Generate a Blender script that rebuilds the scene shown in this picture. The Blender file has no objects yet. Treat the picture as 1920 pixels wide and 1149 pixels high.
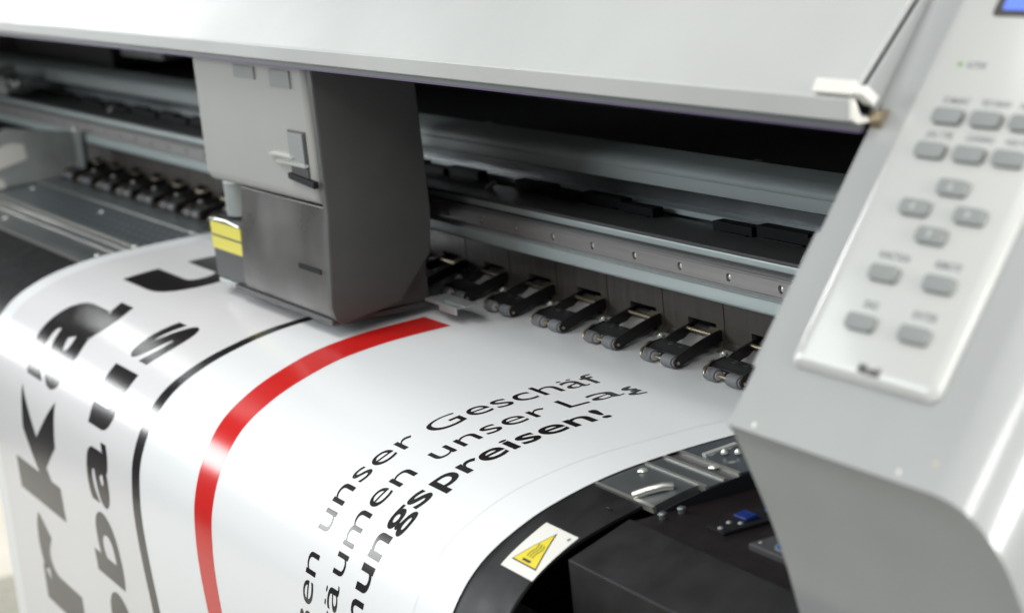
import bpy, bmesh, math, random
import numpy as np
from mathutils import Matrix, Vector
R = math.radians
random.seed(4)
sc = bpy.context.scene
col = sc.collection
CZ = 1.30            # camera height; every "d" below is a depth under the camera, u a distance along the printer, y the depth into it

# ------------------------------------------------------------------ camera
cam_d = bpy.data.cameras.new('camera')
cam = bpy.data.objects.new('camera', cam_d); col.objects.link(cam)
cam_d.sensor_width = 36; cam_d.lens = 73.125
cam_d.clip_start = .02; cam_d.clip_end = 200
cam_d.dof.use_dof = True; cam_d.dof.focus_distance = 1.36; cam_d.dof.aperture_fstop = 8.5; cam_d.dof.aperture_blades = 0
right = Vector((.4709744, .87652824, -.09940508)); up = Vector((.14274319*-1, .18692493, .97194828)); back = Vector((.8705214, -.44357335, .21315529))
cam.matrix_world = Matrix(((right.x, up.x, back.x, 0), (right.y, up.y, back.y, 0), (right.z, up.z, back.z, CZ), (0, 0, 0, 1)))
sc.camera = cam
sc.render.resolution_x = 1024; sc.render.resolution_y = 612

# ------------------------------------------------------------------ world and lamps
w = bpy.data.worlds.new('World'); sc.world = w; w.use_nodes = True
nt = w.node_tree; bg = nt.nodes['Background']
tc = nt.nodes.new('ShaderNodeTexCoord'); sep = nt.nodes.new('ShaderNodeSeparateXYZ'); mr = nt.nodes.new('ShaderNodeMapRange'); cr = nt.nodes.new('ShaderNodeValToRGB')
nt.links.new(tc.outputs['Generated'], sep.inputs[0]); nt.links.new(sep.outputs['Z'], mr.inputs['Value'])
mr.inputs['From Min'].default_value = -1; mr.inputs['From Max'].default_value = 1
nt.links.new(mr.outputs[0], cr.inputs[0])
mx_ = nt.nodes.new('ShaderNodeMapRange'); mx_.interpolation_type = 'SMOOTHSTEP'; nt.links.new(sep.outputs['X'], mx_.inputs['Value'])
mx_.inputs['From Min'].default_value = -.98; mx_.inputs['From Max'].default_value = -.45; mx_.inputs['To Min'].default_value = .12; mx_.inputs['To Max'].default_value = 1.0
vm_ = nt.nodes.new('ShaderNodeVectorMath'); vm_.operation = 'SCALE'; nt.links.new(cr.outputs[0], vm_.inputs[0]); nt.links.new(mx_.outputs[0], vm_.inputs['Scale']); nt.links.new(vm_.outputs[0], bg.inputs[0])
e = cr.color_ramp.elements
e[0].position = 0; e[0].color = (.20, .20, .20, 1)
e[1].position = 1; e[1].color = (1.0, 1.03, 1.05, 1)
for p, c in ((.46, (.07, .07, .072, 1)), (.53, (.08, .083, .085, 1)), (.68, (.36, .37, .38, 1)), (.86, (.85, .88, .90, 1))):
    n_ = e.new(p); n_.color = c
bg.inputs['Strength'].default_value = .80

def area(name, loc, target, sx, sy, power, color=(1, 1, 1), spread=180):
    l = bpy.data.lights.new(name, 'AREA'); l.shape = 'RECTANGLE'; l.size = sx; l.size_y = sy; l.energy = power; l.color = color; l.spread = R(spread)
    o = bpy.data.objects.new(name, l); col.objects.link(o); o.location = loc
    o.rotation_euler = (Vector(target) - Vector(loc)).to_track_quat('-Z', 'Y').to_euler()
    return o
# a long bright window beyond the far end of the printer, the ceiling fittings over the aisle, a lamp behind the photographer
wl = area('window_light', (-7.2, -1.18, CZ + .27), (-1.6, .45, .95), 2.15, .90, 7.5, (.97, .99, 1.0), 70)
wl.rotation_euler.rotate_axis('Z', R(33))
w2 = area('window_light_dim', (-7.2, -2.52, CZ + 1.10), (-1.3, .45, .95), 1.1, .85, 2.2, (.97, .99, 1.0), 70); w2.rotation_euler.rotate_axis('Z', R(33))
area('panel_edge_fill', (-7.2, .70, CZ + 1.02), (-.74, .53, CZ-.2), .55, .50, 3.2, (.97, .99, 1.0), 60)  # added unseen lamp that puts the highlight on the panel's left edge
area('ceiling_light', (-1.5, -.75, CZ + 2.2), (-1.4, .45, .95), 3.2, 1.0, 50, (1, .985, .95))
area('console_side_fill', (.50, .50, CZ - .02), (-.60, .64, CZ-.35), .45, .45, 5.5, (1, .985, .96), 100)  # added fill lamp, brightens the right side of the console
area('aisle_light', (.52, -1.24, CZ + 1.36), (-.62, .5, CZ-.26), .60, .40, 14, (1, .98, .95))
area('interior_fill', (-2.6, -1.2, CZ + .52), (-1.35, .72, CZ-.28), 1.3, .7, 6.2, (.90, .97, 1.0), 90)  # added fill lamp for the rail and rollers under the cover
area('far_floor_fill', (-4.6, 1.6, CZ + 1.5), (-4.4, .8, 0), 1.2, .8, 75, (1, .98, .93), 120)  # added lamp, only brightens the floor beyond the far end
sc.view_settings.view_transform = 'Standard'; sc.view_settings.look = 'None'; sc.view_settings.gamma = 1; sc.view_settings.exposure = 0.0
sc.cycles.max_bounces = 8; sc.cycles.use_denoising = True
sc.cycles.sample_clamp_indirect = 6

# ------------------------------------------------------------------ materials
def mat(name, color, rough=.5, metal=0.0, spec=.5, coat=0, noise=0, nscale=40, bump=0, bscale=300, rvar=0, stretch=None, aniso=0):
    m = bpy.data.materials.new(name); m.use_nodes = True; t = m.node_tree; b = t.nodes['Principled BSDF']
    b.inputs['Base Color'].default_value = (*color, 1); b.inputs['Roughness'].default_value = rough; b.inputs['Metallic'].default_value = metal
    b.inputs['Specular IOR Level'].default_value = spec; b.inputs['Coat Weight'].default_value = coat; b.inputs['Coat Roughness'].default_value = .12
    if noise or bump or rvar:
        tc = t.nodes.new('ShaderNodeTexCoord'); mp = t.nodes.new('ShaderNodeMapping'); t.links.new(tc.outputs['Object'], mp.inputs[0])
        if stretch: mp.inputs['Scale'].default_value = stretch
    if noise:
        n = t.nodes.new('ShaderNodeTexNoise'); n.inputs['Scale'].default_value = nscale; n.inputs['Detail'].default_value = 5; t.links.new(mp.outputs[0], n.inputs[0])
        r_ = t.nodes.new('ShaderNodeMapRange'); r_.inputs['From Min'].default_value = .3; r_.inputs['From Max'].default_value = .7
        r_.inputs['To Min'].default_value = 1 - noise; r_.inputs['To Max'].default_value = 1 + noise; t.links.new(n.outputs[0], r_.inputs[0])
        vm = t.nodes.new('ShaderNodeVectorMath'); vm.operation = 'SCALE'; vm.inputs[0].default_value = color; t.links.new(r_.outputs[0], vm.inputs['Scale'])
        t.links.new(vm.outputs[0], b.inputs['Base Color'])
    if rvar:
        n = t.nodes.new('ShaderNodeTexNoise'); n.inputs['Scale'].default_value = nscale * .7; n.inputs['Detail'].default_value = 6; t.links.new(mp.outputs[0], n.inputs[0])
        r_ = t.nodes.new('ShaderNodeMapRange'); r_.inputs['From Min'].default_value = .3; r_.inputs['From Max'].default_value = .7
        r_.inputs['To Min'].default_value = max(.03, rough - rvar); r_.inputs['To Max'].default_value = rough + rvar; t.links.new(n.outputs[0], r_.inputs[0])
        t.links.new(r_.outputs[0], b.inputs['Roughness'])
    if bump:
        n = t.nodes.new('ShaderNodeTexNoise'); n.inputs['Scale'].default_value = bscale; n.inputs['Detail'].default_value = 3; t.links.new(mp.outputs[0], n.inputs[0])
        bp = t.nodes.new('ShaderNodeBump'); bp.inputs['Strength'].default_value = bump; bp.inputs['Distance'].default_value = .001; t.links.new(n.outputs[0], bp.inputs['Height'])
        t.links.new(bp.outputs[0], b.inputs['Normal'])
    return m
M = dict(
    cover=mat('painted_cover', (.45, .462, .452), .42, noise=.045, nscale=9, bump=.10, bscale=420, rvar=.06),
    shell=mat('console_shell', (.34, .352, .350), .36, coat=.6, noise=.04, nscale=16, bump=.06, bscale=700),
    panel=mat('panel_film', (.47, .48, .46), .33, noise=.01, nscale=30, coat=.5),
    button=mat('button_rubber', (.225, .24, .235), .6),
    print_grey=mat('legend_ink', (.16, .17, .18), .5),
    black=mat('black_paint', (.011, .011, .012), .46, spec=.25, noise=.3, nscale=60, bump=.05, bscale=900, rvar=.1),
    matte=mat('matte_black', (.007, .0075, .009), .65, spec=.2),
    void=mat('interior_black', (.008, .010, .014), .5),
    maroon=mat('side_plate_black', (.009, .006, .007), .55, spec=.25, noise=.3, nscale=50, rvar=.1),
    wallplate=mat('brown_black_plate', (.072, .062, .054), .42, noise=.18, nscale=30, rvar=.08, stretch=(6, 1, .6)),
    ledge=mat('ledge_plate', (.070, .070, .070), .5, noise=.12, nscale=25),
    teal=mat('anodised_aluminium', (.54, .61, .61), .42, metal=.4, noise=.05, nscale=40, rvar=.06, stretch=(.05, 1, 1)),
    rail=mat('ground_steel_rail', (.36, .345, .34), .42, metal=.5, noise=.10, nscale=160, rvar=.08, stretch=(.02, 1, 1)),
    steel=mat('polished_steel', (.62, .62, .60), .2, metal=1, noise=.1, nscale=80),
    zinc=mat('zinc_screw', (.80, .82, .76), .28, metal=.6),
    brass=mat('bronze_shaft', (.50, .42, .30), .3, metal=.9),
    platen=mat('platen_aluminium', (.20, .215, .22), .36, metal=.7, noise=.1, nscale=60, rvar=.1, stretch=(.15, 1, 1)),
    platen_edge=mat('platen_bright_edge', (.62, .62, .58), .32, metal=.8),
    carriage=mat('carriage_cover_plastic', (.315, .315, .30), .45, noise=.02, nscale=20, bump=.05, bscale=600),
    carriage_low=mat('carriage_dark_metal', (.095, .09, .087), .36, metal=.4, noise=.2, nscale=18, rvar=.1),
    carriage_side=mat('carriage_side_black', (.06, .062, .059), .48, noise=.12, nscale=20),
    roller=mat('roller_rubber', (.165, .17, .18), .6, noise=.08, nscale=200),
    cap=mat('roller_cap', (.5, .5, .49), .35),
    arm=mat('arm_black_plastic', (.013, .011, .012), .36, noise=.2, nscale=120),
    violet=mat('violet_fringe', (.13, .085, .19), .5),
    seal=mat('grey_seal', (.16, .17, .18), .5),
    yellow=mat('yellow_label', (.72, .60, .03), .4),
    yellow2=mat('pale_yellow_label', (.70, .63, .10), .4),
    white_label=mat('label_white', (.74, .73, .68), .4),
    ink=mat('label_black', (.03, .025, .02), .45),
    blue=mat('blue_plastic', (.005, .022, .14), .35),
    blue_label=mat('blue_label', (.015, .08, .26), .4),
    greyplate=mat('dark_grey_plate', (.05, .05, .052), .45),
    galv=mat('galvanised_sheet', (.40, .43, .42), .38, metal=.5, noise=.12, nscale=30, rvar=.08),
    floor=mat('floor_concrete', (.38, .365, .325), .55, noise=.08, nscale=3),
    mat_=mat('floor_mat_grey', (.20, .20, .17), .8, noise=.15, nscale=60),
)
def paper_mat(name, color, rough=.21, spec=.5, mottling=.0):
    m = mat(name, color, rough, spec=spec, noise=mottling, nscale=9, bump=.010, bscale=30, rvar=.02)
    return m
M['paper'] = paper_mat('vinyl_banner', (.80, .815, .825))
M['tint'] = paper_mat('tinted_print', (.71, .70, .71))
M['inkblack'] = paper_mat('printed_black', (.014, .012, .013), .21)
M['inkred'] = paper_mat('printed_red', (.60, .014, .012), .21)
M['hair'] = paper_mat('hairline_print', (.66, .66, .67), .3)

def dimple_glint_material():
    m = mat('perforated_platen', (.12, .14, .16), .36, metal=.55); t = m.node_tree; b = t.nodes['Principled BSDF']
    tc = t.nodes.new('ShaderNodeTexCoord'); sp = t.nodes.new('ShaderNodeSeparateXYZ'); t.links.new(tc.outputs['Object'], sp.inputs[0])
    def mth(op, a, b_=None, v=None):
        n = t.nodes.new('ShaderNodeMath'); n.operation = op; t.links.new(a, n.inputs[0])
        if b_ is not None: t.links.new(b_, n.inputs[1])
        if v is not None: n.inputs[1].default_value = v
        return n.outputs[0]
    fx = mth('SUBTRACT', mth('FRACT', mth('DIVIDE', sp.outputs[0], v=.022)), v=.5)
    fy = mth('SUBTRACT', mth('FRACT', mth('DIVIDE', sp.outputs[1], v=.0125)), v=.5)
    fx = mth('MULTIPLY', fx, v=1.76)
    d2 = mth('ADD', mth('MULTIPLY', fx, fx), mth('MULTIPLY', fy, fy))
    lt = mth('LESS_THAN', d2, v=.035)
    mx = t.nodes.new('ShaderNodeMix'); mx.data_type = 'RGBA'; mx.inputs['A'].default_value = (.105, .125, .14, 1); mx.inputs['B'].default_value = (.42, .45, .46, 1)  # pale dots: the glint of each dimple painted into the base colour
    t.links.new(lt, mx.inputs['Factor']); t.links.new(mx.outputs['Result'], b.inputs['Base Color'])
    return m
M['dots'] = dimple_glint_material()
def emit(name, color, s):
    m = bpy.data.materials.new(name); m.use_nodes = True; b = m.node_tree.nodes['Principled BSDF']
    b.inputs['Base Color'].default_value = (.02, .02, .02, 1); b.inputs['Emission Color'].default_value = (*color, 1); b.inputs['Emission Strength'].default_value = s
    return m
M['lcd'] = emit('lit_screen', (.10, .22, 1.0), 1.3)
M['led'] = emit('lit_led', (.35, .9, .12), .45)

# ------------------------------------------------------------------ helpers
def W(u, y, d): return Vector((-u, y, CZ - d))
def tag(o, label=None, cat=None, group=None, kind=None):
    for k, v in (('label', label), ('category', cat), ('group', group), ('kind', kind)):
        if v: o[k] = v
    return o
def empty(name, loc):
    o = bpy.data.objects.new(name, None); col.objects.link(o); o.location = loc; o.empty_display_size = .1
    return o
PW = {}
def link(o, parent):
    col.objects.link(o)
    if parent is not None:
        o.parent = parent; base = PW.get(parent.name, Vector(parent.location)); o.matrix_parent_inverse = Matrix.Translation(-base); PW[o.name] = base * 0
class MB:
    def __init__(s): s.bm = bmesh.new()
    def poly(s, pts): 
        vs = [s.bm.verts.new(p) for p in pts]; s.bm.faces.new(vs); return s
    def prism(s, yd, u0, u1, skew=None):
        """a (y,d) outline swept along the printer from u0 to u1"""
        k = skew or (lambda y: 0)
        a = [s.bm.verts.new(W(u0 + k(y), y, d)) for y, d in yd]; b = [s.bm.verts.new(W(u1 + k(y), y, d)) for y, d in yd]
        n = len(yd); s.bm.faces.new(a); s.bm.faces.new(b[::-1])
        for i in range(n): s.bm.faces.new((a[i], b[i], b[(i+1) % n], a[(i+1) % n]))
        return s
    def box(s, u0, u1, y0, y1, d0, d1, skew=None): return s.prism([(y0, d0), (y1, d0), (y1, d1), (y0, d1)], u0, u1, skew)
    def uprism(s, ud, y0, y1):
        a = [s.bm.verts.new(W(u, y0, d)) for u, d in ud]; b = [s.bm.verts.new(W(u, y1, d)) for u, d in ud]
        n = len(ud); s.bm.faces.new(a); s.bm.faces.new(b[::-1])
        for i in range(n): s.bm.faces.new((a[i], b[i], b[(i+1) % n], a[(i+1) % n]))
        return s
    def cyl(s, p0, p1, r, seg=20, r1=None):
        p0 = Vector(p0); p1 = Vector(p1); ax = (p1 - p0).normalized(); t = ax.orthogonal().normalized(); b = ax.cross(t); r1 = r if r1 is None else r1
        A = [s.bm.verts.new(p0 + (t*math.cos(q) + b*math.sin(q))*r) for q in np.arange(seg)*2*math.pi/seg]
        B = [s.bm.verts.new(p1 + (t*math.cos(q) + b*math.sin(q))*r1) for q in np.arange(seg)*2*math.pi/seg]
        s.bm.faces.new(A[::-1]); s.bm.faces.new(B)
        for i in range(seg): s.bm.faces.new((A[i], A[(i+1) % seg], B[(i+1) % seg], B[i]))
        return s
    def dome(s, c, n, r, h, seg=14, rings=4):
        c = Vector(c); n = Vector(n).normalized(); t = n.orthogonal().normalized(); b = n.cross(t); prev = None
        for k in range(rings):
            a = k/rings*math.pi/2; rr = r*math.cos(a); hh = h*math.sin(a)
            ring = [s.bm.verts.new(c + (t*math.cos(q) + b*math.sin(q))*rr + n*hh) for q in np.arange(seg)*2*math.pi/seg]
            if prev: 
                for i in range(seg): s.bm.faces.new((prev[i], prev[(i+1) % seg], ring[(i+1) % seg], ring[i]))
            prev = ring
        top = s.bm.verts.new(c + n*h)
        for i in range(seg): s.bm.faces.new((prev[i], prev[(i+1) % seg], top))
        return s
    def tube(s, pts, r, seg=10):
        pts = [Vector(p) for p in pts]; rings = []
        for i, p in enumerate(pts):
            d = (pts[min(i+1, len(pts)-1)] - pts[max(i-1, 0)]).normalized(); t = d.cross(Vector((0, 0, 1)));
            if t.length < .01: t = Vector((1, 0, 0))
            t.normalize(); b = d.cross(t)
            rings.append([s.bm.verts.new(p + (t*math.cos(q) + b*math.sin(q))*r) for q in np.arange(seg)*2*math.pi/seg])
        for a, b in zip(rings, rings[1:]):
            for i in range(seg): s.bm.faces.new((a[i], a[(i+1) % seg], b[(i+1) % seg], b[i]))
        s.bm.faces.new(rings[0][::-1]); s.bm.faces.new(rings[-1]); return s
    def build(s, name, m, parent=None, bevel=0, seg=2, smooth=32, recalc=True):
        if recalc: bmesh.ops.recalc_face_normals(s.bm, faces=s.bm.faces)
        me = bpy.data.meshes.new(name); s.bm.to_mesh(me); s.bm.free()
        for p in me.polygons: p.use_smooth = True
        me.set_sharp_from_angle(angle=R(smooth))
        me.materials.append(m); o = bpy.data.objects.new(name, me); link(o, parent)
        if bevel:
            md = o.modifiers.new('bevel', 'BEVEL'); md.width = bevel; md.segments = seg; md.limit_method = 'ANGLE'; md.angle_limit = R(35); md.harden_normals = True
        return o

# ------------------------------------------------------------------ the path the banner takes: flat bed, then over the heated apron and straight down
PR = np.array([(.50, .2212), (.44, .2212), (.415, .2220), (.39, .2237), (.365, .2268), (.345, .2315), (.325, .2385), (.307, .2490), (.2945, .2640), (.287, .2820), (.284, .30), (.2828, .32), (.2828, .34), (.2833, .36), (.284, .40), (.285, .5), (.286, .6)])*1.5997
def catmull(P, n=20):
    P = np.vstack([2*P[0]-P[1], P, 2*P[-1]-P[-2]]); out = []
    for i in range(1, len(P)-2):
        for t in np.arange(n)/n:
            p0, p1, p2, p3 = P[i-1:i+3]
            out.append(.5*((2*p1)+(-p0+p2)*t+(2*p0-5*p1+4*p2-p3)*t*t+(-p0+3*p1-3*p2+p3)*t**3))
    out.append(P[-2]); return np.array(out)
PF = catmull(PR); S = np.r_[0, np.cumsum(np.hypot(*np.diff(PF, axis=0).T))]
T_ = np.gradient(PF, axis=0); T_ /= np.hypot(T_[:, 0], T_[:, 1])[:, None]
NR = np.c_[-T_[:, 1], T_[:, 0]]                      # outward normal in (y, d): up on the bed, towards the aisle further down
def prof(s, off=0):
    y = np.interp(s, S, PF[:, 0]); d = np.interp(s, S, PF[:, 1]); ny = np.interp(s, S, NR[:, 0]); nd = np.interp(s, S, NR[:, 1])
    return y + ny*off, d + nd*off
if prof(.3, .01)[1] > prof(.3)[1]: NR = -NR
# the banner is a soft sheet: its lines wander a few millimetres as it comes over the apron
SG = np.array([.02, .06, .10, .14, .18, .22, .26, .30, .34, .38, .42, .46, .50, .54, .58, .62, .75, .95])
NOM = np.array([1.030, 1.072, 1.135, 1.220, 1.463, 1.597, 2.080])
ACT = np.array([
    [1.006, 1.009, 1.013, 1.017, 1.0225, 1.0275, 1.0325, 1.0345, 1.0372, 1.038, 1.038, 1.038, 1.038, 1.038, 1.038, 1.038, 1.038, 1.038],
    [1.037, 1.040, 1.043, 1.047, 1.0545, 1.065, 1.0745, 1.0775, 1.0805, 1.082, 1.083, 1.083, 1.083, 1.083, 1.083, 1.083, 1.083, 1.083],
    [1.095, 1.098, 1.102, 1.108, 1.1152, 1.122, 1.128, 1.134, 1.1395, 1.146, 1.149, 1.150, 1.150, 1.150, 1.150, 1.150, 1.150, 1.150],
    [1.170, 1.175, 1.181, 1.190, 1.199, 1.208, 1.214, 1.2185, 1.221, 1.225, 1.230, 1.231, 1.231, 1.231, 1.231, 1.231, 1.231, 1.231],
    [1.470, 1.472, 1.4740, 1.477, 1.480, 1.4785, 1.473, 1.467, 1.4605, 1.4575, 1.4515, 1.442, 1.436, 1.432, 1.430, 1.430, 1.430, 1.430],
    [1.568, 1.570, 1.5725, 1.575, 1.578, 1.5835, 1.5885, 1.594, 1.601, 1.607, 1.607, 1.600, 1.593, 1.590, 1.590, 1.590, 1.590, 1.590],
    [2.033, 2.034, 2.035, 2.038, 2.047, 2.064, 2.079, 2.086, 2.087, 2.086, 2.085, 2.087, 2.090, 2.093, 2.095, 2.096, 2.096, 2.096]])
SD = np.linspace(.02, .95, 466)
def smooth_interp(y):
    v = np.interp(SD, SG, y); k = np.hanning(21); k /= k.sum(); return np.convolve(np.pad(v, 10, 'edge'), k, 'valid')
AD = np.array([smooth_interp(a) for a in ACT])
def sheet(un, s, off=0):
    nodes = [np.interp(s, SD, a) for a in AD]
    if un < NOM[0]: u = nodes[0] + (un - NOM[0])
    elif un > NOM[-1]: u = nodes[-1] + (un - NOM[-1])
    else: u = np.interp(un, NOM, nodes)
    y, d = prof(s, off); return W(u, y, d)
FRONT = .1268        # how far the print has got

# ------------------------------------------------------------------ setting
f = MB().poly([(-40, -30, 0), (10, -30, 0), (10, 10, 0), (-40, 10, 0)]).build('floor', M['floor'], recalc=False); tag(f, kind='structure')
f = MB().poly([(-40, -12, .008), (-5.0, -12, .008), (-5.0, .5, .008), (-40, .5, .008)]).build('dark_reflection_sheet', mat('dark_reflection_sheet', (.05, .05, .05), .7), recalc=False); tag(f, kind='structure')  # unseen dark sheet, added so the printed ink reflects something dark
f = MB().poly([(-3.98, .2, .004), (-2.6, .2, .004), (-2.6, 2.2, .004), (-3.98, 2.2, .004)]).build('floor_path', M['mat_'], recalc=False); tag(f, kind='structure')

# ------------------------------------------------------------------ the printer
UL = 3.6             # far end of everything that runs along the machine
pr = empty('large_format_printer', (-1.9, .75, 0)); PW['large_format_printer'] = Vector(pr.location)
tag(pr, 'white and black wide roll-fed inkjet printer with grey control console, seen from its console end', 'printer')

# front cover: leaning painted sheet with a folded lip
CE = .7735
cov = [(.5800, .1382), (.5775, .1372), (.5770, .1268), (.5785, .1262), (.5790, .1256), (.9360, -.2500), (.9395, -.2480), (.5830, .1250), (.5815, .1300), (.5815, .1350), (.590, .1358), (.590, .1382)]
MB().prism(cov, CE, UL).build('front_cover', M['cover'], pr, bevel=.0006)
MB().box(CE+.002, UL, .5840, .5880, .1386, .1424).build('cover_seal', M['seal'], pr)
o = MB().box(CE+.002, UL, .5842, .5875, .1425, .1436).build('fringe_strip', M['violet'], pr); tag(o, 'thin violet strip of lens colour fringe under the white cover lip')  # lens colour fringe modelled as a violet strip, no real seal
# small spot marks folded into the lip
MB().prism([(.5830, .1262), (.9400, -.2470), (.99, -.2480), (.99, .20), (.62, .20), (.598, .142)], .7703, CE-.0002).build('cover_side_cheek', M['shell'], pr, bevel=.0006)
m = MB()
for k in range(0):
    uu = .86 + k*.052; m.box(uu, uu+.0012, .5765, .5772, .1275, .1368)
m.bm.free()
# catch at the end of the cover, its blown-out light painted on as white
cp = MB(); cp.prism([(.5760, .1240), (.5795, .1180), (.5812, .1190), (.5775, .1252)], CE-.004, CE+.026)
cp.prism([(.5765, .1235), (.5800, .1200), (.5865, .1262), (.5830, .1300)], CE-.012, CE-.004)
o = cp.build('cover_catch', M['white_label'], pr, bevel=.0005)
MB().prism([(.5775, .1260), (.579, .1260), (.5815, .1350), (.588, .1372), (.588, .1385), (.5795, .1382), (.577, .1360)], CE-.0035, CE-.0005).build('lip_end_cap', M['white_label'], pr)
MB().box(CE-.012, CE-.004, .586, .60, .133, .142).build('catch_block', M['brass'], pr)

# interior behind the cover
MB().box(.60, UL, 1.06, 1.08, -.2, .40).build('rear_wall', M['void'], pr)
MB().prism([(.86, -.12), (1.07, -.12), (1.07, -.10), (.86, -.10)], .60, UL).build('inner_roof', M['void'], pr)
# dark shelf over the upper bar
m = MB(); m.prism([(.812, .2405), (1.06, .262), (1.06, .275), (.812, .250)], .62, UL); m.build('upper_shelf', M['ledge'], pr)
for uu in (1.02, 1.285, 1.72, 2.3): MB().dome(W(uu, .872, .2455), (0, 0, 1), .0045, .0022).build('shelf_screw', M['zinc'], pr)
# silver upper bar with rounded shoulder
YB = .800
bar = [(YB+.030, .2330), (YB+.010, .2350), (YB+.004, .2370), (YB+.001, .2400), (YB, .2435), (YB+.0005, .2448), (YB, .2455), (YB, .2540), (YB+.003, .2556), (YB+.03, .2556)]
MB().prism(bar, .62, UL).build('upper_bar', mat('matte_aluminium', (.36, .40, .40), .62, metal=.15, noise=.05, nscale=40, stretch=(.05, 1, 1)), pr, smooth=50)
MB().box(.955, .9565, YB-.0012, YB, .2490, .2520).build('bar_rivet', M['ink'], pr)
# reflective sheet under the bar
refl = mat('brushed_back_sheet', (.42, .43, .45), .22, metal=.6, noise=.45, nscale=2.2, stretch=(2.0, 1, .3))
MB().box(.62, UL, .826, .830, .2556, .290).build('back_sheet', refl, pr)
MB().box(.62, UL, .8135, .8260, .2735, .2775).build('back_strip', M['teal'], pr)
# upper ledge of the Y beam
MB().prism([(.752, .2770), (.752, .2745), (.8130, .2795), (.8130, .288), (.752, .2880)], .62, UL).build('beam_ledge', M['ledge'], pr, bevel=.0006)
# black links of the cable guide lying on the ledge
uu = .72; k = 0
while uu < 3.4:
    ln = .050 + .012*(k % 2); h = .0095 if k % 2 else .0078; yy = .800 + .003*(k % 2)
    gap = k in (4, 9, 14, 19)
    if not gap:
        m = MB(); m.box(uu, uu+ln-.001, yy-.004, yy+.006, .2790-h, .2790)
        m.box(uu+.004, uu+ln-.012, yy-.0065, yy-.004, .2770, .2792); m.build('cable_guide_link', M['matte'], pr, bevel=.0006)
    uu += ln + (.018 if gap else 0); k += 1
for uu in (1.045, 1.20, 1.62, 1.95, 2.30, 2.7): MB().box(uu, uu+.040, .7905, .7930, .2784, .2792).build('cable_clip', M['steel'], pr)
for uu in (1.555, 2.62): MB().cyl(W(uu, .788, .272), W(uu+.008, .784, .278), .0022, 10).build('guide_joint', M['zinc'], pr)
# silver upper lip, dark groove, rail, silver lower lip
MB().prism([(.7525, .2765), (.7515, .2776), (.7515, .2818), (.7535, .2830), (.760, .2830), (.760, .2765)], .62, UL).build('upper_lip', M['teal'], pr, bevel=.0006)
MB().box(.62, UL, .7545, .762, .2830, .2868).build('groove_back', M['ledge'], pr)
MB().box(.62, UL, .7490, .760, .2851, .2856).build('groove_rib', M['rail'], pr)
# linear rail with counterbored holes, a socket screw sunk in each
rl = MB(); rl.prism([(.7450, .2848), (.7460, .2838), (.757, .2838), (.757, .2988), (.7455, .2988), (.7450, .2980), (.7450, .2972), (.7456, .2968), (.7456, .2964), (.7450, .2960), (.7450, .2862), (.7455, .2858), (.7455, .2855), (.7450, .2851)], .62, UL)
rail = rl.build('guide_rail', M['rail'], pr)
HOLES = []
def hole_u(px):     # along the rail
    return px
h0 = 1.0820; hs = .0600
cut = MB()
for k in range(-6, 40):
    uu = h0 + hs*k
    if .66 < uu < 3.5: HOLES.append(uu); cut.cyl(W(uu, .740, .2912), W(uu, .7515, .2912), .0029, 24)
bmesh.ops.recalc_face_normals(cut.bm, faces=cut.bm.faces)
cme = bpy.data.meshes.new('cut'); cut.bm.to_mesh(cme); cut.bm.free(); cob = bpy.data.objects.new('cut', cme); col.objects.link(cob)
bo = rail.modifiers.new('holes', 'BOOLEAN'); bo.operation = 'DIFFERENCE'; bo.object = cob; bo.solver = 'EXACT'
dg = bpy.context.evaluated_depsgraph_get(); dg.update()
nm = bpy.data.meshes.new_from_object(rail.evaluated_get(dg)); rail.modifiers.clear(); rail.data = nm; nm.name = 'guide_rail'
bpy.data.objects.remove(cob)
for uu in HOLES:
    m = MB(); m.cyl(W(uu, .7513, .2912), W(uu, .7470, .2912), .0024, 18); m.dome(W(uu, .7470, .2912), (0, -1, 0), .0022, .0012)
    m.build('rail_screw', M['zinc'], rail)
MB().prism([(.7440, .3100), (.7420, .3088), (.7412, .3070), (.7412, .2996), (.7425, .2988), (.760, .2988), (.760, .3100)], .62, UL).build('lower_lip', M['teal'], pr, smooth=50)

# rear plates behind the pinch rollers, one plate per roller
U0, PS, YW, ZP = 1.1066, .079, .7655, .35352
def seam(k): return 1.1828 + PS*k
m = MB()
for k in range(-4, 20):
    a, b = seam(k-1)+.0006, seam(k)-.0006
    # plate with a small notch for the roller arm
    sa, sb = a+.010, a+.046
    m.box(a, b, YW, YW+.004, .300, .3350); m.box(a, sa, YW, YW+.004, .3350, .3400); m.box(sb, b, YW, YW+.004, .3350, .3400)
    m.box(a, b, YW, YW+.004, .3400, .3462)
    m.prism([(YW-.0005, .3462), (YW+.004, .3462), (YW+.004, .3502), (YW-.0035, .3502)], a, b)
m.build('rear_plate', M['wallplate'], pr)
MB().prism([(YW-.0085, .3530), (YW-.0030, .3510), (YW+.003, .3505), (YW+.003, .3530)], .64, UL).build('paper_guide_strip', M['cap'], pr)
MB().box(.64, UL, .80, .805, .30, .36).build('slot_backing', M['void'], pr)
m = MB()
for k in range(-4, 20): m.prism([(YW-.008, .3530), (YW-.001, .3530), (YW-.001, .3505), (YW-.004, .3500)], seam(k)-.003, seam(k)+.003)
m.build('paper_guide_tab', M['brass'], pr)

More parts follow.
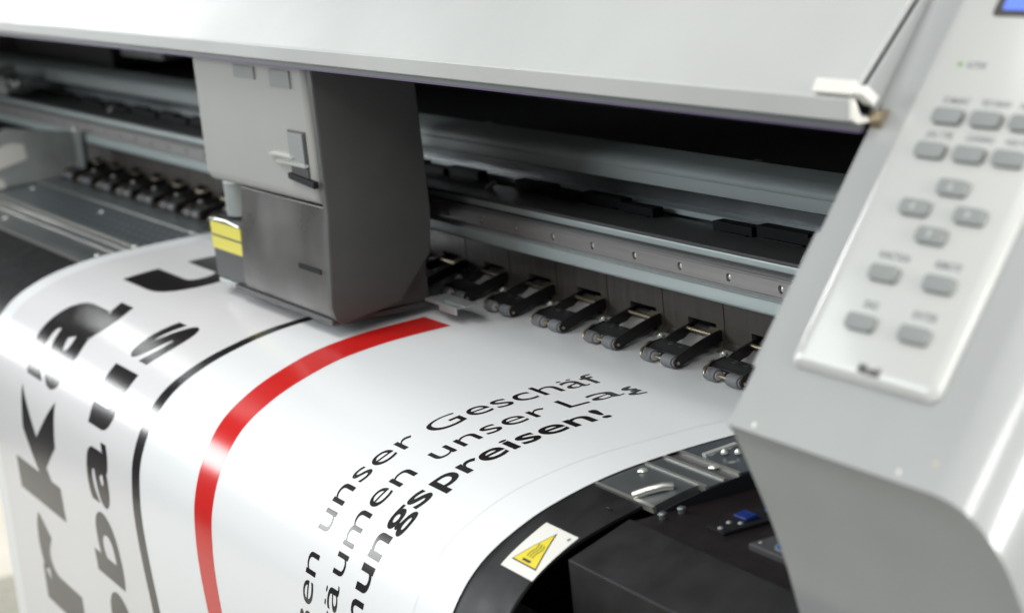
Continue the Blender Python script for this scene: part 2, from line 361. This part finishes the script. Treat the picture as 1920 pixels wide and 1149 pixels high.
# bed under the banner, in strips: perforated suction bed, grooves, front plate
def strip(s0, s1, u0, u1, off, th=.003, n=6):
    ss = np.linspace(s0, s1, n); top = [prof(s, off) for s in ss]; bot = [prof(s, off-th) for s in ss[::-1]]
    return [(float(a), float(b)) for a, b in top+bot]
BR, BL = .9590, 3.5
bed = MB().prism(strip(.001, .115, 0, 0, -.0006), BR, BL).build('rear_bed', M['platen'], pr)
MB().prism(strip(.1155, .1765, 0, 0, -.0008), BR, BL).build('suction_bed', M['dots'], pr)
e_ = MB()
for s0, s1, of in ((.1142, .1158, -.0002), (.1758, .1780, -.0002), (.1862, .1885, -.0004), (.1990, .2010, -.0003), (.2318, .2340, -.0006)):
    e_.prism(strip(s0, s1, 0, 0, of, .004, 3), BR + (.006 if s0 > .2 else 0), BL)
e_.build('bed_edge', M['platen_edge'], pr)
MB().prism(strip(.1780, .1862, 0, 0, -.0022), BR, BL).build('groove', M['ledge'], pr)
MB().prism(strip(.1885, .1990, 0, 0, -.0014), BR, BL).build('groove', M['platen'], pr)
MB().prism(strip(.2010, .2320, 0, 0, -.0012, .005), BR+.008, BL).build('front_bed_plate', M['platen'], pr)
for un, s in ((2.058, .1143), (2.062, .1770), (2.075, .2140), (2.44, .2140), (2.31, .1350), (2.60, .1350), (1.0155, .2080), (.9815, .1800)):
    y, d = prof(s, -.0010); MB().dome(W(un, y, d), (0, 0, 1), .0032, .0018).build('bed_screw', M['zinc'], pr)
# slotted steel pull on the front plate at the console end
y0, d0 = prof(.232, .0002); y1, d1 = prof(.217, .0004)
MB().tube([W(.988, y0, d0), W(.983, (y0+y1)/2, (d0+d1)/2-.0010), W(.978, y1, d1-.0012), W(.976, y1+.005, d1-.0006)], .0026, 12).build('plate_pull', M['platen_edge'], pr)
for un, s in ((.985, .160), (.975, .152), (.992, .165)):
    y, d = prof(s, .0005); MB().dome(W(un, y, d), (0, 0, 1), .0022, .003).build('clamp_screw', M['zinc'], pr)
m = MB(); m.prism([prof(.150, .0006), prof(.173, .0006), prof(.173, -.0010), prof(.150, -.0010)], 1.000, 1.004)
m.build('clamp_bar', M['zinc'], pr)

# black heated apron the banner runs over
AP = .9790
def apron_end(s): return AP + .0035 - .022*max(0, (.30 - s))/.1*.6
m = MB(); bm = m.bm; rows = []
ss = np.r_[np.linspace(.2350, .445, 60)]
for s in ss:
    row = []
    for j, off in ((0, -.0010), (1, -.0035)):
        y, d = prof(s, off); row.append([bm.verts.new(W(apron_end(s), y, d)), bm.verts.new(W(BL, y, d))])
    rows.append(row)
for a, b in zip(rows, rows[1:]):
    bm.faces.new((a[0][0], a[0][1], b[0][1], b[0][0])); bm.faces.new((a[1][0], b[1][0], b[1][1], a[1][1]))
    bm.faces.new((a[0][0], b[0][0], b[1][0], a[1][0])); bm.faces.new((a[0][1], a[1][1], b[1][1], b[0][1]))
a = rows[0]; bm.faces.new((a[0][0], a[1][0], a[1][1], a[0][1])); a = rows[-1]; bm.faces.new((a[0][0], a[0][1], a[1][1], a[1][0]))
m.build('heater_apron', M['black'], pr, bevel=.0005)
y, d = prof(.2477, -.0009); MB().cyl(W(.9898, y, d), W(.9898, y+.0003, d-.0004), .0022, 16).build('apron_hole', M['void'], pr)
# hot surface sticker, bent with the apron
def patch(poly_us, off, n=12):
    """outline in (u, s) laid on the apron, cut into narrow strips so that it bends"""
    bm = bmesh.new(); vs = [bm.verts.new((u_, s_, 0)) for u_, s_ in poly_us]; bm.faces.new(vs)
    lo, hi = min(p[1] for p in poly_us), max(p[1] for p in poly_us)
    for s in np.linspace(lo, hi, n)[1:-1]: bmesh.ops.bisect_plane(bm, geom=bm.verts[:]+bm.edges[:]+bm.faces[:], plane_co=(0, s, 0), plane_no=(0, 1, 0))
    for v in bm.verts:
        y, d = prof(v.co.y, off); v.co = W(v.co.x, y, d)
    mb = MB(); mb.bm.free(); mb.bm = bm; return mb
def qd(a, b):   # local sticker coordinates: a 0..1 across (console side 0), b 0..1 towards the bed
    return ((.9815 + .0375*a) - .0008*(1-b), .3125 - .0370*b)
st = patch([qd(0, 0), qd(1, 0), qd(1, 1), qd(0, 1)], -.0007).build('warning_sticker', M['white_label'], pr); tag(st, 'white sticker with a yellow hot surface warning triangle')
def tri(k):
    P = [(.11, .17), (.88, .17), (.50, .90)]; c = (.5, .41); return [qd(c[0]+(x-c[0])*k, c[1]+(y-c[1])*k) for x, y in P]
patch(tri(1.0), -.00055).build('triangle_border', M['ink'], st)
patch(tri(.90), -.00040).build('yellow_triangle', M['yellow'], st)
def ribbon(pts, wd):
    out = MB(); out.bm.free(); out.bm = bmesh.new(); L_, R_ = [], []
    for i, p in enumerate(pts):
        q = np.array(pts[min(i+1, len(pts)-1)]) - np.array(pts[max(i-1, 0)]); q = q/np.hypot(*q); n = np.array([-q[1], q[0]])*wd/2
        for sgn, lst in ((1, L_), (-1, R_)):
            u_, s_ = qd(p[0]+sgn*n[0], p[1]+sgn*n[1]); y, d = prof(s_, -.00022); lst.append(out.bm.verts.new(W(u_, y, d)))
    for i in range(len(pts)-1): out.bm.faces.new((L_[i], L_[i+1], R_[i+1], R_[i]))
    return out
g = ribbon([(.38, .25), (.62, .25)], .045)
for cx in (.42, .50, .58):
    r_ = ribbon([(cx+.022*math.sin(q*2*math.pi/.9), .32+.28*q) for q in np.linspace(0, 1, 14)], .018)
    tmp = bpy.data.meshes.new('t'); r_.bm.to_mesh(tmp); r_.bm.free(); g.bm.from_mesh(tmp); bpy.data.meshes.remove(tmp)
g.build('heat_symbol', M['ink'], st)
patch([qd(.10, .86), qd(.16, .86), qd(.16, .92), qd(.10, .92)], -.0005, 3).build('print_mark', M['print_grey'], st)

# recess at the console end
MB().prism([(.5465, .3690), (.80, .3690), (.80, .40), (.5465, .41)], .60, BR-.0015).build('recess_floor', M['maroon'], pr)
MB().prism([(float(a_), float(b_)) for a_, b_ in [prof(q, -.002) for q in np.linspace(.236, .03, 14)]] + [(.77, .40), (.566, .40)], BR-.0012, BR-.0001).build('bed_end_plate', M['void'], pr)
o = MB().prism([(.5050, .3795), (.5460, .3658), (.5462, .60), (.5050, .60)], .60, .9550).build('connector_box', M['black'], pr, bevel=.0008)
for uu, yy in ((.9495, .5640), (.9500, .5770)):
    m = MB(); m.cyl(W(uu, yy, .3690), W(uu, yy, .3662), .0022, 14); m.dome(W(uu, yy, .3662), (0, 0, 1), .0026, .0012); m.build('recess_screw', M['platen'], pr)
m = MB(); m.uprism([(.9172, .3690), (.9172, .3668), (.9000, .3668), (.9000, .3690)], .5715, .625); cs = m.build('connector_strip', M['matte'], pr, bevel=.0005)
MB().box(.880, .9100, .6180, .680, .3660, .3690).build('connector_strip', M['matte'], pr, bevel=.0005)
MB().prism([(.590, .3668), (.590, .3650), (.5975, .3640), (.6010, .3668)], .906, .918).build('blue_lever', M['blue'], pr, bevel=.0006)
MB().prism([(.607, .3668), (.607, .3652), (.6300, .3640), (.6300, .3668)], .906, .9135).build('blue_lever', M['blue'], pr, bevel=.0006)
for uu, yy in ((.9075, .5745), (.9120, .583), (.9065, .5870)): MB().dome(W(uu, yy, .3668), (0, 0, 1), .0016, .001).build('strip_screw', M['rail'], cs)
pp = MB().box(.80, .8730, .5690, .5925, .3650, .3690).build('label_plate', M['greyplate'], pr, bevel=.0006)
c_ = Vector(W(.8525, .5812, .3650)); nrm = Vector((0, 0, 1))
MB().cyl(c_, c_+nrm*.0003, .0080, 32).build('label_ring', M['galv'], pp)
MB().cyl(c_, c_+nrm*.0005, .0072, 32).build('round_label', M['blue_label'], pp)
mm = MB(); pts = []
for q in np.linspace(.6, 5.4, 16): pts.append(c_+nrm*.0006+Vector((math.cos(q)*.0028, math.sin(q)*.0028, 0)))
mm.tube(pts, .0004, 6).build('label_mark', M['galv'], pp)
MB().dome(W(.8690, .5745, .3650), (0, 0, 1), .0014, .0008).build('plate_screw', M['platen'], pp)

# far end: sheet metal guard and dark clutter under the roof
m = MB(); m.prism([(.7340, .2960), (.7340, .3530), (.560, .3560), (.560, .330), (.6500, .2800)], 2.64, 2.642)
m.prism([(.7340, .2940), (.7370, .2940), (.7370, .3535), (.7340, .3535)], 2.60, 2.642)
gd = m.build('end_guard', M['galv'], pr, bevel=.0005)
MB().prism([(.585, .318), (.654, .300), (.671, .303), (.673, .323), (.60, .338)], 2.6385, 2.6395).build('guard_patch', M['white_label'], gd)  # paler patches on the guard sheet
MB().prism([(.60, .350), (.637, .343), (.641, .3545), (.60, .3600)], 2.6385, 2.6395).build('guard_patch', M['white_label'], gd)
MB().dome(W(2.62, .7355, .2925), (.6, -.5, .6), .0045, .003).build('guard_screw', M['zinc'], gd)
m = MB(); m.box(2.55, 2.72, .84, .90, .19, .216); m.box(2.60, 2.68, .835, .84, .196, .204); m.build('silver_bracket', M['galv'], pr, bevel=.002)
MB().box(2.80, 3.3, .85, .95, .16, .24).build('drive_housing', M['greyplate'], pr, bevel=.004); MB().box(2.35, 2.44, .88, .98, .18, .24).build('drive_housing', M['greyplate'], pr, bevel=.004)
m = MB(); m.cyl(W(2.98, .76, .238), W(2.98, .72, .242), .012, 16); m.box(2.96, 3.05, .74, .78, .245, .268); m.cyl(W(2.93, .75, .252), W(2.93, .73, .252), .007, 12)
for k in range(5): m.dome(W(2.96-.02*k, .738, .246+.004*(k % 2)), (.5, -.7, .5), .004, .003)
m.build('belt_pulley', M['steel'], pr)
MB().box(3.45, 3.6, .40, 1.05, -.1, .62).build('end_housing', M['shell'], pr, bevel=.01)
# lower body of the machine
MB().box(.60, 3.3, .55, 1.0, .46, .58).build('lower_body', M['matte'], pr)
for uu in (.9, 3.3): MB().box(uu, uu+.12, .90, 1.05, .62, 1.30).build('stand_leg', M['greyplate'], pr, bevel=.01)

# ---- pinch roller arms
def skew(y): return .015*max(0, y-.718)/.039
def arm_parts():
    a = MB()
    side = [(.7135, .3478), (.7160, .3445), (.7250, .3425), (.7420, .3398), (.7600, .3380), (.7700, .3380), (.7700, .3455), (.7560, .3470), (.7420, .3484), (.7280, .3505), (.7180, .3522), (.7145, .3515)]
    a.prism(side, U0-.0170, U0-.0152, skew)
    a.prism([(.7310, .3425), (.7420, .3398), (.7600, .3376), (.7700, .3376), (.7700, .3455), (.7560, .3462), (.7420, .3478), (.7310, .3490)], U0+.0180, U0+.0205, skew)
    a.prism([(.7140, .3475), (.7160, .3450), (.7250, .3425), (.7330, .3412), (.7330, .3470), (.7200, .3500)], U0+.0265, U0+.0285)
    a.prism([(.7195, .3452), (.7230, .3434), (.7335, .3418), (.7335, .3434), (.7230, .3450), (.7205, .3475)], U0-.0150, U0+.0190, skew)
    a.prism([(.7195, .3452), (.7230, .3434), (.7320, .3420), (.7320, .3436), (.7230, .3450), (.7205, .3475)], U0+.0190, U0+.0265)
    a.prism([(.7195, .3475), (.7220, .3475), (.7220, .3505), (.7195, .3505)], U0+.0025, U0+.0105)
    arm = a.build('pinch_roller_arm', M['arm'], pr, bevel=.0004)
    for a0, a1 in ((.0125, .0258), (-.0142, -.0008)):
        r = MB(); r.cyl(W(U0+a0, .7165, .3490), W(U0+a1, .7165, .3490), .0044, 26); ro = r.build('roller', M['roller'], arm, bevel=.0008)
        c = MB(); c.cyl(W(U0+a0-.0006, .7165, .3490), W(U0+a0+.0008, .7165, .3490), .0030, 18); c.build('roller_cap', M['cap'], arm)
    MB().cyl(W(U0-.0180, .7165, .3490), W(U0+.0290, .7165, .3490), .0011, 12).build('axle', M['brass'], arm)
    MB().cyl(W(U0+.0010, .7570, .3400), W(U0+.0350, .7570, .3400), .0015, 12).build('pivot_shaft', M['brass'], arm)
    MB().prism([(.7575, .3410), (.7640, .3384), (.7650, .3376), (.7655, .3389), (.7585, .3422)], U0+.0010, U0+.014).build('stop_tab', M['brass'], arm)
    s = MB(); b0 = W(U0+.0325, .7350, .3475); s.cyl(b0, b0+Vector((0, 0, .0012)), .0034, 14); s.cyl(b0+Vector((0, 0, .0016)), b0+Vector((0, 0, .0028)), .0027, 14)
    s.cyl(b0+Vector((0, 0, .0032)), b0+Vector((0, 0, .0044)), .0034, 14); s.cyl(b0+Vector((0, 0, .0050)), b0+Vector((0, 0, .0070)), .0030, 6); s.cyl(b0, b0+Vector((0, 0, .0080)), .0014, 10)
    s.box(U0+.026, U0+.036, .7310, .7385, .3475, .3483); s.build('adjusting_screw', M['zinc'], arm)
    K = [(.0330, .7330, .3462), (.0310, .7290, .3445), (.0275, .7235, .3425), (.0244, .7190, .3420), (.0210, .7140, .3430), (.0190, .7105, .3450), (.0180, .7090, .3472)]
    KP = catmull(np.array(K), 4); MB().tube([W(U0+a_, b_, c_2) for a_, b_, c_2 in KP], .0009, 8).build('wire_spring', M['brass'], arm)
    MB().prism([(.7400, .3526), (.7600, .3440), (.7610, .3440), (.7430, .3529)], U0+.0030, U0+.0340).build('guide_plate', M['cap'], arm)
    em = MB()
    for uu, yy in ((.0120, .7300), (-.0010, .7300)):
        c = W(U0+uu, yy, .34225); pts = [c+Vector((math.cos(q)*.0028, math.sin(q)*.0016, math.sin(q)*.0016*.17)) for q in np.linspace(0, 2*math.pi, 17)]
        em.tube(pts, .00022, 5)
    em.build('embossed_ring', M['greyplate'], arm)
    arm['group'] = 'pinch roller arms along the rear of the bed'
    return arm
arm0 = arm_parts(); kids = list(arm0.children)
for k in list(range(-3, 0)) + list(range(1, 20)):
    if k in (8, 9, 10): continue
    c = arm0.copy(); col.objects.link(c); c.location.x = -PS*k
    for ch in kids:
        g_ = ch.copy(); col.objects.link(g_); g_.parent = c; g_.matrix_parent_inverse = ch.matrix_parent_inverse.copy()

# ---- console
A0 = np.array([.496, .2635]); DR = np.array([.13, -.1765]); DR /= np.hypot(*DR); NN = np.array([-.1765, -.13]); NN /= np.hypot(*NN)
def slope(t, off=0): p = A0 + DR*t + NN*off; return (float(p[0]), float(p[1]))
low = [(.4985, .2675), (.5030, .2790), (.5085, .2945), (.5140, .3100), (.5185, .3250), (.5222, .3382), (.5276, .3634), (.5330, .400), (.538, .46)]
prof_c = [slope(0), slope(.50)] + [(.82, .05), (.80, .46)] + low[::-1]
LOW = np.array([slope(0)] + low)
LS = np.r_[0, np.cumsum(np.hypot(*np.diff(LOW, axis=0).T))]
def console_mesh(u0, u1, r):
    """body swept from the bed side (u1) to the aisle end (u0); the aisle-end corner of the sloping front is rounded"""
    m = MB(); bm = m.bm
    def ring(u, o):
        q = (LOW - A0) @ NN; i = int(np.argmax(q <= -o)) if o > 0 else 0
        s0 = 0 if o == 0 else LS[i-1] + (q[i-1]+o)/(q[i-1]-q[i])*(LS[i]-LS[i-1])
        pts = [(float(np.interp(t, LS, LOW[:, 0])), float(np.interp(t, LS, LOW[:, 1]))) for t in s0 + (LS[-1]-s0)*np.linspace(0, 1, 26)]
        top = A0 + DR*.50 - NN*o
        out = [(float(top[0]), float(top[1]))] + pts + [(.95, .46), (.95, .05)]
        return [bm.verts.new(W(u, y, d)) for y, d in out]
    rings = [ring(u1, 0), ring((u0+r+u1)/2, 0)] + [ring(u0 + r*(1-math.sin(a)), r*(1-math.cos(a))) for a in np.linspace(0, math.pi/2, 15)]
    for a, b in zip(rings, rings[1:]):
        for i in range(len(a)): bm.faces.new((a[i], a[(i+1) % len(a)], b[(i+1) % len(a)], b[i]))
    bm.faces.new(rings[0]); bm.faces.new(rings[-1][::-1])
    return m
con = console_mesh(.597, .770, .030).build('console_housing', M['shell'], pr, smooth=30)
fl = MB().prism([slope(.03, -.004), slope(.100, -.004), slope(.1005, -.030), slope(.03, -.030)], .7705, .7790).build('console_flange', M['shell'], pr, bevel=.001)
for u_, t_, r_ in ((.6500, .004, .0011), (.752, .0035, .0013), (.632, .012, .0012)):
    q_ = slope(t_, 0); MB().dome(W(u_, q_[0], q_[1]), (0, -.805, .593), r_, .0002).build('paint_speck', M['brass'] if u_ < .64 else M['white_label'], con)
def on_panel(u, t, off): return W(u, *slope(t, off))
# control panel: raised film-covered plate with rounded corners
def rrect(u0, u1, t0, t1, r, n=6):
    out = []
    for cu, ct, a in ((u1-r, t0+r, -90), (u1-r, t1-r, 0), (u0+r, t1-r, 90), (u0+r, t0+r, 180)):
        for q in np.linspace(0, 90, n): out.append((cu+r*math.cos(R(a+q)), ct+r*math.sin(R(a+q))))
    return out
def plate(outline, z0, z1, inset=0):
    m = MB(); bm = m.bm; cx = sum(p[0] for p in outline)/len(outline); cy = sum(p[1] for p in outline)/len(outline)
    hu = max(abs(p[0]-cx) for p in outline); ht = max(abs(p[1]-cy) for p in outline)
    lay = [(z0, 0), (z1-.5*inset, 0), (z1-.28*inset, .25*inset), (z1-.10*inset, .65*inset), (z1, inset)] if inset else [(z0, 0), (z1, 0)]
    rings = [[bm.verts.new(on_panel(cx+(p[0]-cx)*(1-i_/hu), cy+(p[1]-cy)*(1-i_/ht), z)) for p in outline] for z, i_ in lay]
    for a, b in zip(rings, rings[1:]):
        for i in range(len(a)): bm.faces.new((a[i], a[(i+1) % len(a)], b[(i+1) % len(a)], b[i]))
    bm.faces.new(rings[0]); bm.faces.new(rings[-1][::-1]); return m
m = plate(rrect(.6455, .7450, .0345, .46, .006), -.001, .0042, .0050)
cpn = m.build('control_panel', M['panel'], con, smooth=40)
ZT = .0042
def add_button(u, t, wd=.0185, ht=.0072):
    m = plate(rrect(u-wd/2, u+wd/2, t-ht/2, t+ht/2, .0022, 5), ZT-.001, ZT+.0026, .0004); return m
BT = [(.7151, .1597), (.6901, .1597), (.6652, .1597), (.7160, .1429), (.6905, .1429), (.6656, .1431), (.6905, .1270), (.7084, .1157), (.6724, .1155), (.6900, .1043), (.7082, .0838), (.6718, .0838), (.7084, .0602), (.6724, .0602)]
for i, (u, t) in enumerate(BT):
    o = add_button(u-.0010, t-.0005).build('button', M['button'], con); o['group'] = 'rubber buttons of the control panel'
def text_bm(body, bold=0.0):
    cu = bpy.data.curves.new('t', 'FONT'); cu.body = body; cu.offset = bold; cu.resolution_u = 6; cu.fill_mode = 'FRONT' if hasattr(cu, 'fill_mode') else 'BOTH'
    ob = bpy.data.objects.new('t', cu); col.objects.link(ob); dg = bpy.context.evaluated_depsgraph_get(); dg.update()
    me = bpy.data.meshes.new_from_object(ob.evaluated_get(dg)); bm = bmesh.new(); bm.from_mesh(me)
    bpy.data.objects.remove(ob); bpy.data.curves.remove(cu); bpy.data.meshes.remove(me)
    return bm
def panel_text(name, items, m, bold=.0, off=.0001):
    mb = MB()
    for body, u, t, h, wd in items:
        bm = text_bm(body, bold); xs = [v.co.x for v in bm.verts]; x0, x1 = min(xs), max(xs)
        for v in bm.verts: v.co = on_panel(u + wd/2 - (v.co.x-x0)/(x1-x0)*wd, t + v.co.y/.69*h - h/2, ZT+off)
        t_ = bpy.data.meshes.new('t'); bm.to_mesh(t_); bm.free(); mb.bm.from_mesh(t_); bpy.data.meshes.remove(t_)
    return mb.build(name, m, con, recalc=False)
for it in [('ST.MAINT', .7145, .1674, .0030, .0175), ('TEST DRAW', .6888, .1675, .0030, .0190), ('DATA CLEAR', .6640, .1675, .0030, .019), ('JOG / TYPE', .7150, .1505, .0030, .0175), ('CLEANING', .6885, .1506, .0030, .0180), ('HEATER', .664, .1506, .0030, .0165),
    ('FUNCTION', .7070, .0920, .0034, .0205), ('REMOTE', .6715, .0922, .0034, .0165), ('END', .7070, .0686, .0034, .0095), ('ENTER', .6712, .0688, .0034, .0155), ('ACTIVE', .7125, .1851, .0030, .0125)]: panel_text('button_legend', [it], M['print_grey'], bold=.012)
panel_text('maker_logo', [('Mimaki', .6895, .0406, .0042, .0150)], M['ink'], bold=.035)
def tri_on(u, t, du, dt):
    q = .0028; p = [(u+du*q, t+dt*q), (u-du*q*.6+dt*q*.8, t-dt*q*.6-du*q*.8), (u-du*q*.6-dt*q*.8, t-dt*q*.6+du*q*.8)]
    MB().poly([on_panel(a, b, ZT+.0028) for a, b in p]).build('arrow_mark', M['galv'], con, recalc=False)
for (u, t), (du, dt) in zip(BT[6:10], ((0, 1), (1, 0), (-1, 0), (0, -1))): tri_on(u-.001, t-.0005, du, dt)
plate(rrect(.7222, .7245, .1842, .1862, .0009, 4), ZT-.0005, ZT+.0005).build('status_lamp', M['led'], con)
plate(rrect(.652, .7175, .2095, .29, .002, 4), ZT-.0005, ZT+.0006).build('display_frame', M['ink'], con)
plate(rrect(.655, .7120, .2125, .287, .001, 4), ZT-.0002, ZT+.0009).build('display_screen', M['lcd'], con)

# ------------------------------------------------------------------ the carriage
ca = empty('print_carriage', tuple(W(1.60, .66, .35))); PW['print_carriage'] = Vector(ca.location)
tag(ca, 'boxy light grey print head carriage with dark side riding over the banner', 'carriage')
# light cover: front shell with rounded vertical edges
m = MB(); m.uprism([(1.488, .116), (1.748, .116), (1.748, .2565), (1.488, .2555)], .6005, .690)
sh = m.build('carriage_cover', M['carriage'], ca, bevel=.010, seg=4); sh.modifiers['bevel'].angle_limit = R(60)
MB().uprism([(1.500, .197), (1.535, .197), (1.535, .232), (1.500, .236)], .5990, .6035).build('latch_recess', M['greyplate'], sh, bevel=.0008)
MB().uprism([(1.503, .1985), (1.533, .1985), (1.533, .226), (1.503, .226)], .5980, .5991).build('latch_tab', M['button'], sh, bevel=.0005)
MB().uprism([(1.485, .2345), (1.537, .2310), (1.537, .2360), (1.485, .2400)], .5960, .6010).build('latch_lip', M['matte'], sh, bevel=.001)
MB().box(1.50, 1.56, .5965, .6010, .2225, .2245).build('clip_wire', M['zinc'], sh)
MB().box(1.525, 1.575, .5965, .6010, .2180, .2194).build('clip_wire', M['zinc'], sh)
MB().box(1.594, 1.640, .5993, .6020, .150, .1600).build('top_notch', M['button'], sh)
MB().box(1.518, 1.560, .5993, .6020, .150, .1640).build('top_notch', M['button'], sh)
# dark side plate
sd = [(.6020, .114), (.6880, .114), (.6900, .2700), (.6860, .3050), (.6550, .3400), (.6050, .3480), (.5990, .3440), (.5965, .3330), (.5985, .3050), (.6020, .2600)]
MB().prism(sd, 1.478, 1.4875).build('side_plate', M['carriage_side'], ca, bevel=.0015)
# lower dark housing
lo = [(.6060, .2565), (.6045, .2750), (.6000, .3050), (.5985, .3330), (.6000, .3440), (.6050, .3478), (.6850, .3478), (.6850, .2565)]
MB().prism(lo, 1.4875, 1.676).build('head_housing', M['carriage_low'], ca, bevel=.001, smooth=60)
MB().box(1.50, 1.545, .5990, .6005, .3060, .3100).build('housing_slot', M['matte'], ca)
MB().box(1.484, 1.70, .5975, .6870, .3445, .3490).build('base_frame', M['greyplate'], ca, bevel=.0008)
MB().cyl(W(1.717, .630, .2560), W(1.717, .630, .2885), .0235, 28).build('ink_damper', M['galv'], ca, bevel=.002)
yl = MB().box(1.676, 1.754, .6020, .680, .2900, .3445).build('head_cap_block', M['greyplate'], ca, bevel=.001)
MB().box(1.678, 1.752, .6008, .6020, .2940, .3180).build('yellow_sticker', M['yellow2'], yl)
MB().box(1.678, 1.752, .6004, .6009, .3050, .3064).build('sticker_line', M['carriage_low'], yl)
MB().tube([W(1.755, .603, .2925), W(1.715, .602, .2905), W(1.680, .601, .2925)], .0009, 8).build('wire_clip', M['zinc'], yl)
MB().box(1.690, 1.745, .6000, .640, .3445, .3495).build('guide_foot', M['galv'], ca, bevel=.0008)
# small plates at the rear foot of the carriage
m = MB(); m.box(1.425, 1.478, .676, .6960, .3400, .3425); m.box(1.415, 1.45, .6800, .6920, .3385, .3400); m.box(1.42, 1.45, .6745, .6762, .3400, .3460)
m.build('cutter_plate', M['galv'], ca, bevel=.0006)
MB().box(1.60, 1.74, .690, .742, .116, .30).build('carriage_back', M['matte'], ca)

# ------------------------------------------------------------------ the banner
bn = empty('printed_banner', tuple(W(1.55, .75, .3535))); PW['printed_banner'] = Vector(bn.location)
tag(bn, 'wide white vinyl banner with black lettering and a red stripe running over the apron', 'banner')
def sheet_mesh(un0, un1, s0, s1, off, nu, ds=.003, thick=0):
    m = MB(); bm = m.bm; ns = max(2, int((s1-s0)/ds)); us = np.linspace(un0, un1, nu); s_ = np.linspace(s0, s1, ns)
    g1 = [[bm.verts.new(sheet(u, s, off)) for u in us] for s in s_]
    def skin(g):
        for a, b in zip(g, g[1:]):
            for i in range(nu-1): bm.faces.new((a[i], a[i+1], b[i+1], b[i]))
    skin(g1)
    if thick:
        g2 = [[bm.verts.new(sheet(u, s, off-thick)) for u in us] for s in s_]; skin(g2)
        for j in range(ns-1):
            bm.faces.new((g1[j][0], g1[j+1][0], g2[j+1][0], g2[j][0])); bm.faces.new((g1[j][-1], g1[j+1][-1], g2[j+1][-1], g2[j][-1]))
        for i in range(nu-1):
            bm.faces.new((g1[0][i], g1[0][i+1], g2[0][i+1], g2[0][i])); bm.faces.new((g1[-1][i], g1[-1][i+1], g2[-1][i+1], g2[-1][i]))
    return m
sheet_mesh(1.030, 2.080, .021, .93, 0, 60, thick=.0004).build('vinyl_sheet', M['paper'], bn, smooth=60)
def lay(name, un0, un1, s0, s1, off, m, nu=3):
    mb = sheet_mesh(un0, un1, s0, s1, off, nu, ds=.002); bmesh.ops.recalc_face_normals(mb.bm, faces=mb.bm.faces)
    f = mb.bm.faces[:][0]
    o = mb.build(name, m, bn, smooth=60, recalc=False); return o
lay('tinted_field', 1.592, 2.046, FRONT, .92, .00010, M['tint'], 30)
lay('black_stripe', 1.5790, 1.5970, FRONT, .92, .00016, M['inkblack'], 4)
lay('red_stripe', 1.4230, 1.4630, FRONT, .92, .00016, M['inkred'], 5)
lay('cutting_line', 1.0718, 1.0722, FRONT, .80, .00012, M['hair'], 2)

def letters(name, words, m, bold, xh=1.0, off=.00020):
    """words: (text, s of its left end, s of its right end, nominal u of the baseline, height scale)"""
    mb = MB()
    for body, sl, sr, ub, hs_ in words:
        if isinstance(body, list):
            bm = bmesh.new(); f_ = bm.faces.new([bm.verts.new((x, y_, 0)) for x, y_ in body]); bmesh.ops.triangulate(bm, faces=[f_]); body = '#'
        else: bm = text_bm(body, bold)
        xs = [v.co.x for v in bm.verts]; x0, x1 = min(xs), max(xs)
        for v in bm.verts:
            yy = v.co.y
            if body != '#': yy = yy*xh if yy <= .449 else .449*xh + (yy-.449)*(.690-.449*xh)/(.690-.449)
            v.co = Vector((ub + yy*hs_, sl + (v.co.x-x0)/(x1-x0)*(sr-sl), 0))
        G = lambda: bm.verts[:]+bm.edges[:]+bm.faces[:]
        bmesh.ops.bisect_plane(bm, geom=G(), plane_co=(0, FRONT, 0), plane_no=(0, 1, 0), clear_inner=True)
        if bm.verts:
            lo_, hi_ = min(v.co.y for v in bm.verts), max(v.co.y for v in bm.verts)
            for s in np.arange(math.ceil(lo_/.003)*.003, hi_, .003): bmesh.ops.bisect_plane(bm, geom=G(), plane_co=(0, s, 0), plane_no=(0, 1, 0))
        for v in bm.verts: v.co = sheet(v.co.x, v.co.y, off)
        for f in bm.faces:
            f.normal_update()
        t_ = bpy.data.meshes.new('t'); bm.to_mesh(t_); bm.free(); mb.bm.from_mesh(t_); bpy.data.meshes.remove(t_)
    for f in mb.bm.faces:
        f.normal_update()
        c = f.calc_center_median()
        if f.normal.y*(-1) + f.normal.z*.5 < 0: f.normal_flip()
    return mb.build(name, m, bn, smooth=60, recalc=False)
H = .0325
KPOLY = [(0, 0), (0, .69), (.29, .69), (.29, .318), (.60, .509), (.985, .509), (.60, .292), (1.0, 0), (.62, 0), (.385, .182), (.29, .130), (.29, 0)]
letters('fine_lettering', [('schließ', .5200, .4040, 1.2180, H), ('en', .3995, .3640, 1.2190, H), ('unser', .3485, .2600, 1.2200, H), ('Geschäf', .2495, .1290, 1.2180, H)], M['inkblack'], -.002, 1.15)
letters('fine_lettering', [('rä', .4100, .3750, 1.1770, H), ('umen', .3690, .2845, 1.1770, H), ('unser', .2690, .1870, 1.1770, H), ('L', .1765, .1620, 1.1770, H), ('a', .1590, .1378, 1.1770, H), ('g', .1375, .1110, 1.1770, H)], M['inkblack'], -.002, 1.15)
letters('bold_lettering', [('Räum', .4520, .3755, 1.1370, H*1.03), ('ungs', .3700, .2925, 1.1370, H*1.03), ('preisen!', .2885, .1680, 1.1370, H*1.03)], M['inkblack'], .014, 1.15)
HB = .2200; XB = 1.13
letters('large_lettering', [('r', .5960, .5030, 1.827, HB), (KPOLY, .4890, .3755, 1.827, HB), ('a', .3680, .2600, 1.827, HB), ('u', .2330, .1380, 1.827, HB)], M['inkblack'], .035, XB)
HC = .1080
letters('medium_lettering', [('b', .5850, .5200, 1.668, HC), ('b', .5110, .4480, 1.668, HC), ('a', .4410, .3840, 1.668, HC), ('u', .3740, .3170, 1.668, HC), ('s', .3060, .2500, 1.668, HC)], M['inkblack'], .030, XB)
